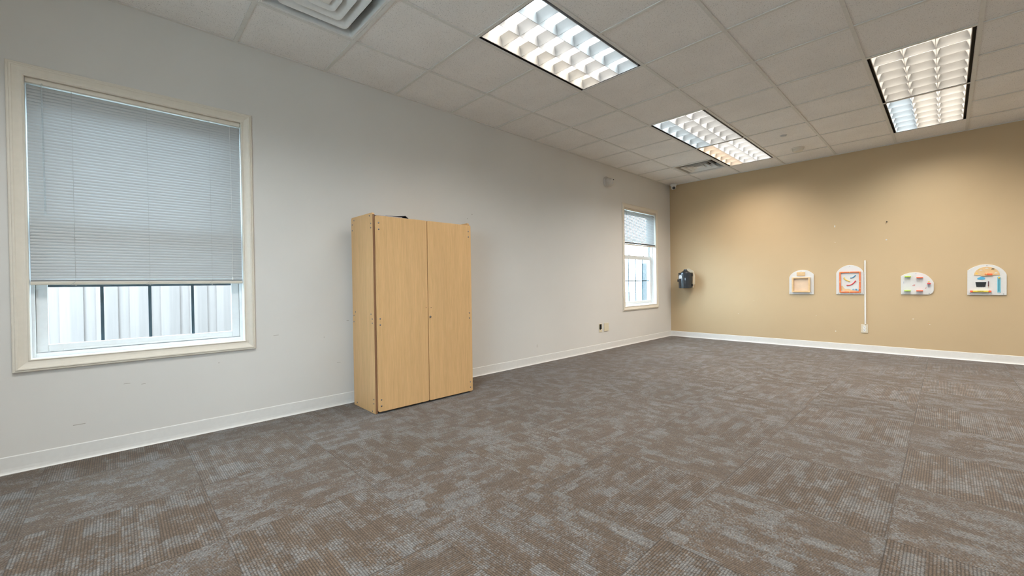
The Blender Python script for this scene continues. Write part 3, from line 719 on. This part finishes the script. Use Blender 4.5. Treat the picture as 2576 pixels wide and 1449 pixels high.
ribbon([(2.541, .994), (2.560, .995), (2.580, 1.009), (2.597, 1.032)], .0065, TH + .003, 'slide', M['blue'], t)
ribbon([(2.476, 1.004), (2.480, .977), (2.504, .961), (2.539, .946)], .0065, TH + .003, 'slide', M['yellow'], t)
ribbon([(2.501, .895), (2.532, .893), (2.565, .910), (2.587, .938), (2.597, .957)], .0065, TH + .003, 'slide', M['red'], t)
for x, z, r, m in ((2.569, .841, .010, 'aqua'), (2.603, .837, .011, 'blue'), (2.620, .825, .0105, 'aqua')):
    b = MB(); b.lathe([(r * .5, 0), (r * .9, .002), (r, .005), (r * .8, .009), (r * .3, .010)], (x, D - TH - .0017, z), (0, -1, 0), 18); b.build('bead', M[m], t, smooth=True)
ribbon([(2.634, .857), (2.640, .842), (2.632, .826)], .003, TH + .016, 'cord', M['redor'], fr)
holes([(2.537, 1.151), (2.408, .784), (2.664, .786)], t, TH)
# panel 3: music panel
t = thing('activity_panel', (3.19, D, .774), 'white rounded panel with two lime and two orange blocks and music notes', 'wall toy', 'white activity panels on the tan wall')
pts = [(3.045, .775), (3.290, .774), (3.305, .777), (3.318, .785), (3.328, .796), (3.336, .810), (3.340, .826), (3.340, .920), (3.333, .937), (3.321, .960), (3.304, .985), (3.290, 1.001), (3.274, 1.017), (3.258, 1.029), (3.243, 1.037), (3.227, 1.043), (3.210, 1.048), (3.194, 1.051), (3.177, 1.052), (3.152, 1.051), (3.127, 1.048), (3.106, 1.041), (3.085, 1.032), (3.065, 1.020), (3.045, 1.007)]
pr(pts, EPS, TH).build('backboard', M['board'], t, bevel=.0015)
for x0, x1, z0, z1, m in ((3.081, 3.138, .992, 1.005, 'lime'), (3.188, 3.247, .977, .991, 'redor'), (3.076, 3.136, .813, .828, 'lime'), (3.187, 3.246, .813, .828, 'redor'), (3.283, 3.314, .902, .917, 'red')):
    MB().box(x0, x1, D - TH - .032, D - TH, z0, z1).build('block', M[m], t, bevel=.003)
def note(x, z, s, par, m, dbl):
    b = MB(); y_ = TH + .0006
    b.prism(disc(x, z, s * .30, 14, 1.3), D - TH, D - y_); b.prism([(x + s * .28, z), (x + s * .40, z), (x + s * .40, z + s * 1.3), (x + s * .28, z + s * 1.3)], D - TH, D - y_)
    if dbl:
        b.prism(disc(x + s, z + s * .12, s * .30, 14, 1.3), D - TH, D - y_ - .0002); b.prism([(x + s * 1.28, z + .12 * s), (x + s * 1.40, z + .12 * s), (x + s * 1.40, z + s * 1.42), (x + s * 1.28, z + s * 1.42)], D - TH, D - y_)
        b.prism([(x + s * .28, z + s * 1.12), (x + s * 1.40, z + s * 1.24), (x + s * 1.40, z + s * 1.45), (x + s * .28, z + s * 1.33)], D - TH, D - y_ - .0004)
    b.build('music_note', M[m], par)
note(3.156, .883, .013, t, 'inkred', True); note(3.270, .853, .012, t, 'inkred', False)
ribbon([(3.071, .912), (3.074, .920), (3.068, .926), (3.073, .934), (3.070, .938)], .0012, TH + .0008, 'clef', M['inkblue'], t)
b = MB(); b.lathe([(.007, 0), (.008, .004), (.004, .008)], (3.297, D - TH, .933), (0, -1, 0), 14); b.build('knob', M['yellow'], t, smooth=True)
ribbon([(3.2965, .900), (3.2968, .880), (3.297, .862)], .0025, TH + .006, 'striker', M['inkblue'], t)
b = MB()
for x, z, q in ((3.113, .964, .018), (3.215, .950, .006), (3.172, .815, .008)): b.prism([(x - q * .5, z), (x + q * .6, z - .003), (x + q * .5, z - .007), (x - q * .3, z - .004)], D - TH, D - TH - .0006)
b.build('duckling_print', M['bolt'], t)
holes([(3.184, 1.033), (3.065, .789), (3.300, .787)], t, TH)
# panel 4: weather panel
t = thing('activity_panel', (3.765, D, .772), 'white arched weather panel with wooden half dial and yellow bar, rightmost on the tan wall', 'wall toy', 'white activity panels on the tan wall')
arch = [(3.916, 1.004), (3.910, 1.022), (3.902, 1.038), (3.888, 1.061), (3.870, 1.081), (3.852, 1.096), (3.832, 1.109), (3.813, 1.117), (3.793, 1.122), (3.773, 1.125), (3.753, 1.126), (3.735, 1.124), (3.717, 1.120), (3.700, 1.114), (3.683, 1.106), (3.667, 1.098), (3.652, 1.088), (3.634, 1.074), (3.618, 1.059)]
pr([(3.616, .772), (3.915, .772)] + arch, EPS, TH).build('backboard', M['board'], t, bevel=.0015)
dl = pr([(3.668, 1.001), (3.866, 1.001)] + [(3.767 + .098 * math.cos(math.radians(a)), 1.001 + .097 * math.sin(math.radians(a))) for a in range(6, 180, 6)], TH, TH + .006).build('dial', M['pinewood'], t, bevel=.001)
pr([(3.723, .990), (3.809, .990), (3.809, 1.0005), (3.723, 1.0005)], TH, TH + .010).build('dial_rest', M['pinewood'], t, bevel=.001)
def icon(poly, m, nm, dy=0): pr(poly, TH + .006, TH + .0068 + dy).build(nm, M[m], dl)
def cloudp(x, z, s): return chaikin([(x - s, z - s * .35), (x - s * .9, z + s * .05), (x - s * .45, z + s * .15), (x - s * .1, z + s * .5), (x + s * .4, z + s * .3), (x + s * .95, z + s * .05), (x + s, z - s * .35)], 2)
icon(disc(3.690, 1.023, .0085), 'yellow', 'sun_icon'); icon(disc(3.713, 1.072, .006), 'yellow', 'sun_icon'); icon(cloudp(3.722, 1.060, .014), 'board', 'cloud_icon', .0004)
icon(cloudp(3.767, 1.081, .014), 'board', 'cloud_icon'); icon(cloudp(3.813, 1.071, .014), 'charcoal', 'storm_icon', .0004); icon([(3.809, 1.064), (3.815, 1.064), (3.811, 1.054)], 'yellow', 'bolt_icon'); icon(cloudp(3.836, 1.025, .014), 'board', 'cloud_icon')
b = MB(); ptr = [(3.7605 + .009 * math.cos(math.radians(a)), 1.0125 + .009 * math.sin(math.radians(a))) for a in range(90, 271, 20)] + [(3.802 + .009 * math.cos(math.radians(a)), 1.0105 + .009 * math.sin(math.radians(a))) for a in range(-90, 91, 20)]
pt = pr(ptr, TH + .0072, TH + .0165).build('pointer', M['redor'], t, bevel=.0015)
b = MB(); b.lathe([(.006, 0), (.006, .003), (.003, .006)], (3.764, D - TH - .0165, 1.0125), (0, -1, 0), 14); b.build('pivot', M['bolt'], pt, smooth=True)
pr(chaikin([(3.693, .958), (3.697, .970), (3.708, .975), (3.722, .987), (3.740, .979), (3.752, .972), (3.758, .960), (3.744, .950), (3.709, .950)], 2), TH, TH + .003).build('cloud_print', M['sky'], t)
b = MB()
for x, z in ((3.711, .940), (3.717, .936), (3.723, .932), (3.729, .936), (3.735, .940)): b.prism(disc(x, z, .002, 8), D - TH, D - TH - .0006)
b.build('rain_print', M['palegrey'], t)
sc = []
for i in range(5):
    x0 = 3.755 - i * .0132
    for k in range(1, 6): sc.append((x0 - .0132 * k / 6, .862 + .005 * math.sin(PI * k / 6)))
    sc.append((x0 - .0132, .861))
pr([(3.680, .922), (3.689, .861)] + sc[::-1] + [(3.755, .861), (3.765, .922)], TH, TH + .002).build('chalk_pot', M['charcoal'], t)
st = MB().tube([(3.780, D - TH - .004, .931), (3.7795, D - TH - .004, .874)], .0038, 10).build('stick', M['purple'], t, smooth=True)
MB().tube([(3.7795, D - TH - .004, .874), (3.782, D - TH - .004, .860)], .0028, 8).build('tip', M['sand'], st)
rd = MB().box(3.6585, 3.7815, D - TH - .022, D - TH, .806, .824).build('bar', M['barYellow'], t, bevel=.003)
for x0, x1 in ((3.638, 3.6583), (3.7817, 3.801)): MB().box(x0, x1, D - TH - .0235, D - TH, .8045, .8255).build('end_block', M['redor'], rd, bevel=.003)
tc = bpy.data.curves.new('lettering', 'FONT'); tc.body = 'WINTER'; tc.size = .0122; tc.space_character = 1.12; tc.align_x = 'CENTER'; tc.align_y = 'CENTER'; tc.extrude = .0002; tc.offset = .0002
to = bpy.data.objects.new('lettering_source', tc); COL.objects.link(to)
bpy.context.view_layer.update()
tm = bpy.data.meshes.new_from_object(to.evaluated_get(bpy.context.evaluated_depsgraph_get()))
bpy.data.objects.remove(to)
tm.transform(Matrix.Translation(Vector((3.718, D - TH - .0223, .815)) - Vector(ORG[rd.name])) @ Matrix.Rotation(PI / 2, 4, 'X'))
lt = bpy.data.objects.new('lettering', tm); COL.objects.link(lt); lt.parent = rd; tm.materials.clear(); tm.materials.append(M['ink'])
cap = lambda x, z0, z1, r: [(x + r * math.cos(math.radians(a)), z1 + r * math.sin(math.radians(a))) for a in range(0, 181, 15)] + [(x + r * math.cos(math.radians(a)), z0 + r * math.sin(math.radians(a))) for a in range(180, 361, 15)]
sl = pr(cap(3.8585, .808, .974, .0118), TH, TH + .004).build('slider_track', M['teal'], t, bevel=.001)
pr(cap(3.8583, .816, .950, .0018), TH + .004, TH + .0044).build('slot', M['dark'], sl)
pr(disc(3.8583, .8035, .005, 14), TH + .004, TH + .0045).build('hole_ring', M['board'], sl)
b = MB(); b.lathe([(.0085, 0), (.009, .006), (.006, .012), (.002, .013)], (3.859, D - TH - .0044, .9725), (0, -1, 0), 18); b.build('slider_knob', M['yellow'], sl, smooth=True)
MB().box(3.8525, 3.8655, D - TH - .0072, D - TH - .0044, .9535, .9650).build('slider_tab', M['sand'], sl, bevel=.001)
b = MB()
for i in range(9):
    z = .822 + i * .0175
    b.box(3.834, 3.840 if i % 2 else 3.843, D - TH - .0004, D - TH, z, z + .0012); b.box(3.880, 3.889 if i % 2 else 3.892, D - TH - .0004, D - TH, z, z + .0012)
for i in range(5): b.box(3.660, 3.670, D - TH - .0004, D - TH, .868 + i * .013, .8688 + i * .013)
b.build('tick_print', M['palegrey'], t)
holes([(3.769, 1.110), (3.638, .788), (3.892, .786)], t, TH)
# conduit + outlet
o = pr([(2.6865, .372), (2.7035, .372), (2.7035, 1.227), (2.6865, 1.227)], EPS, .014).build('cable_raceway', M['white'], None, bevel=.003); tag(o, 'thin vertical white cable raceway above the outlet on tan wall', 'raceway')
t = thing('wall_outlet', (2.686, D, .312), 'cream duplex outlet at the foot of the white raceway', 'outlet')
pr([(2.649, .253), (2.722, .253), (2.722, .3715), (2.649, .3715)], EPS, .0065).build('plate', M['almond'], t, bevel=.003)
for z in (.292, .332):
    rc = pr(cap(2.6855, z - .006, z + .006, .0165), .0065, .0085).build('receptacle', M['white'], t)
    b = MB()
    for x in (2.679, 2.692): b.box(x - .0012, x + .0012, D - .0088, D - .0085, z - .001, z + .008)
    b.prism(disc(2.6855, z - .008, .0025, 10), D - .0085, D - .0088); b.build('slot', M['dark'], rc)
# anchors left in the wall
b = MB(); b.lathe([(.007, EPS), (.008, .003), (.003, .006)], (2.374, D, 1.720), (0, -1, 0), 12); b.box(2.371, 2.377, D - .004, D - EPS, 1.700, 1.716); o = b.build('wall_anchor', M['white']); tag(o, 'white plastic anchor left in the tan wall above the orange framed panel', 'wall anchor')
b = MB(); b.lathe([(.004, EPS), (.004, .012), (.007, .013), (.006, .016)], (2.914, D, 1.716), (0, -1, 0), 12); o = b.build('nail', M['blackmatte']); tag(o, 'dark nail sticking out of the tan wall', 'nail')
b = MB(); b.lathe([(.009, EPS), (.009, .002), (.005, .003)], (2.909, D, 1.484), (0, -1, 0), 14); o = b.build('wall_plug', M['palegrey']); tag(o, 'pale round wall plug below the dark nail', 'wall plug')

# ------------------------------------------------------------------ daylight
W = bpy.data.worlds.new('World'); S.world = W; W.use_nodes = True
nt = W.node_tree; bg = nt.nodes['Background']; bg.inputs[0].default_value = (.63, .82, 1.0, 1); bg.inputs[1].default_value = 17.5

# ------------------------------------------------------------------ camera
yaw, pit, rol, fpx = 0.80872024, -0.00942193, -0.01394170, 1044.2205
F = Vector((-math.sin(yaw) * math.cos(pit), math.cos(yaw) * math.cos(pit), math.sin(pit)))
rt = Vector((math.cos(yaw), math.sin(yaw), 0)); up = rt.cross(F)
c, s = math.cos(rol), math.sin(rol)
R0 = rt * c + up * s; U0 = up * c - rt * s
cam = bpy.data.cameras.new('camera'); co = bpy.data.objects.new('camera', cam); COL.objects.link(co)
co.matrix_world = Matrix((( R0.x, U0.x, -F.x, 3.4504876), (R0.y, U0.y, -F.y, 0), (R0.z, U0.z, -F.z, .9747121), (0, 0, 0, 1)))
cam.sensor_fit = 'HORIZONTAL'; cam.sensor_width = 36; cam.lens = fpx / 2576 * 36; cam.clip_start = .02; cam.clip_end = 200
S.camera = co
vs = S.view_settings; S.display_settings.display_device = 'sRGB'; vs.view_transform = 'Standard'; vs.look = 'None'; vs.gamma = 1; vs.use_curve_mapping = False; vs.exposure = 0.15
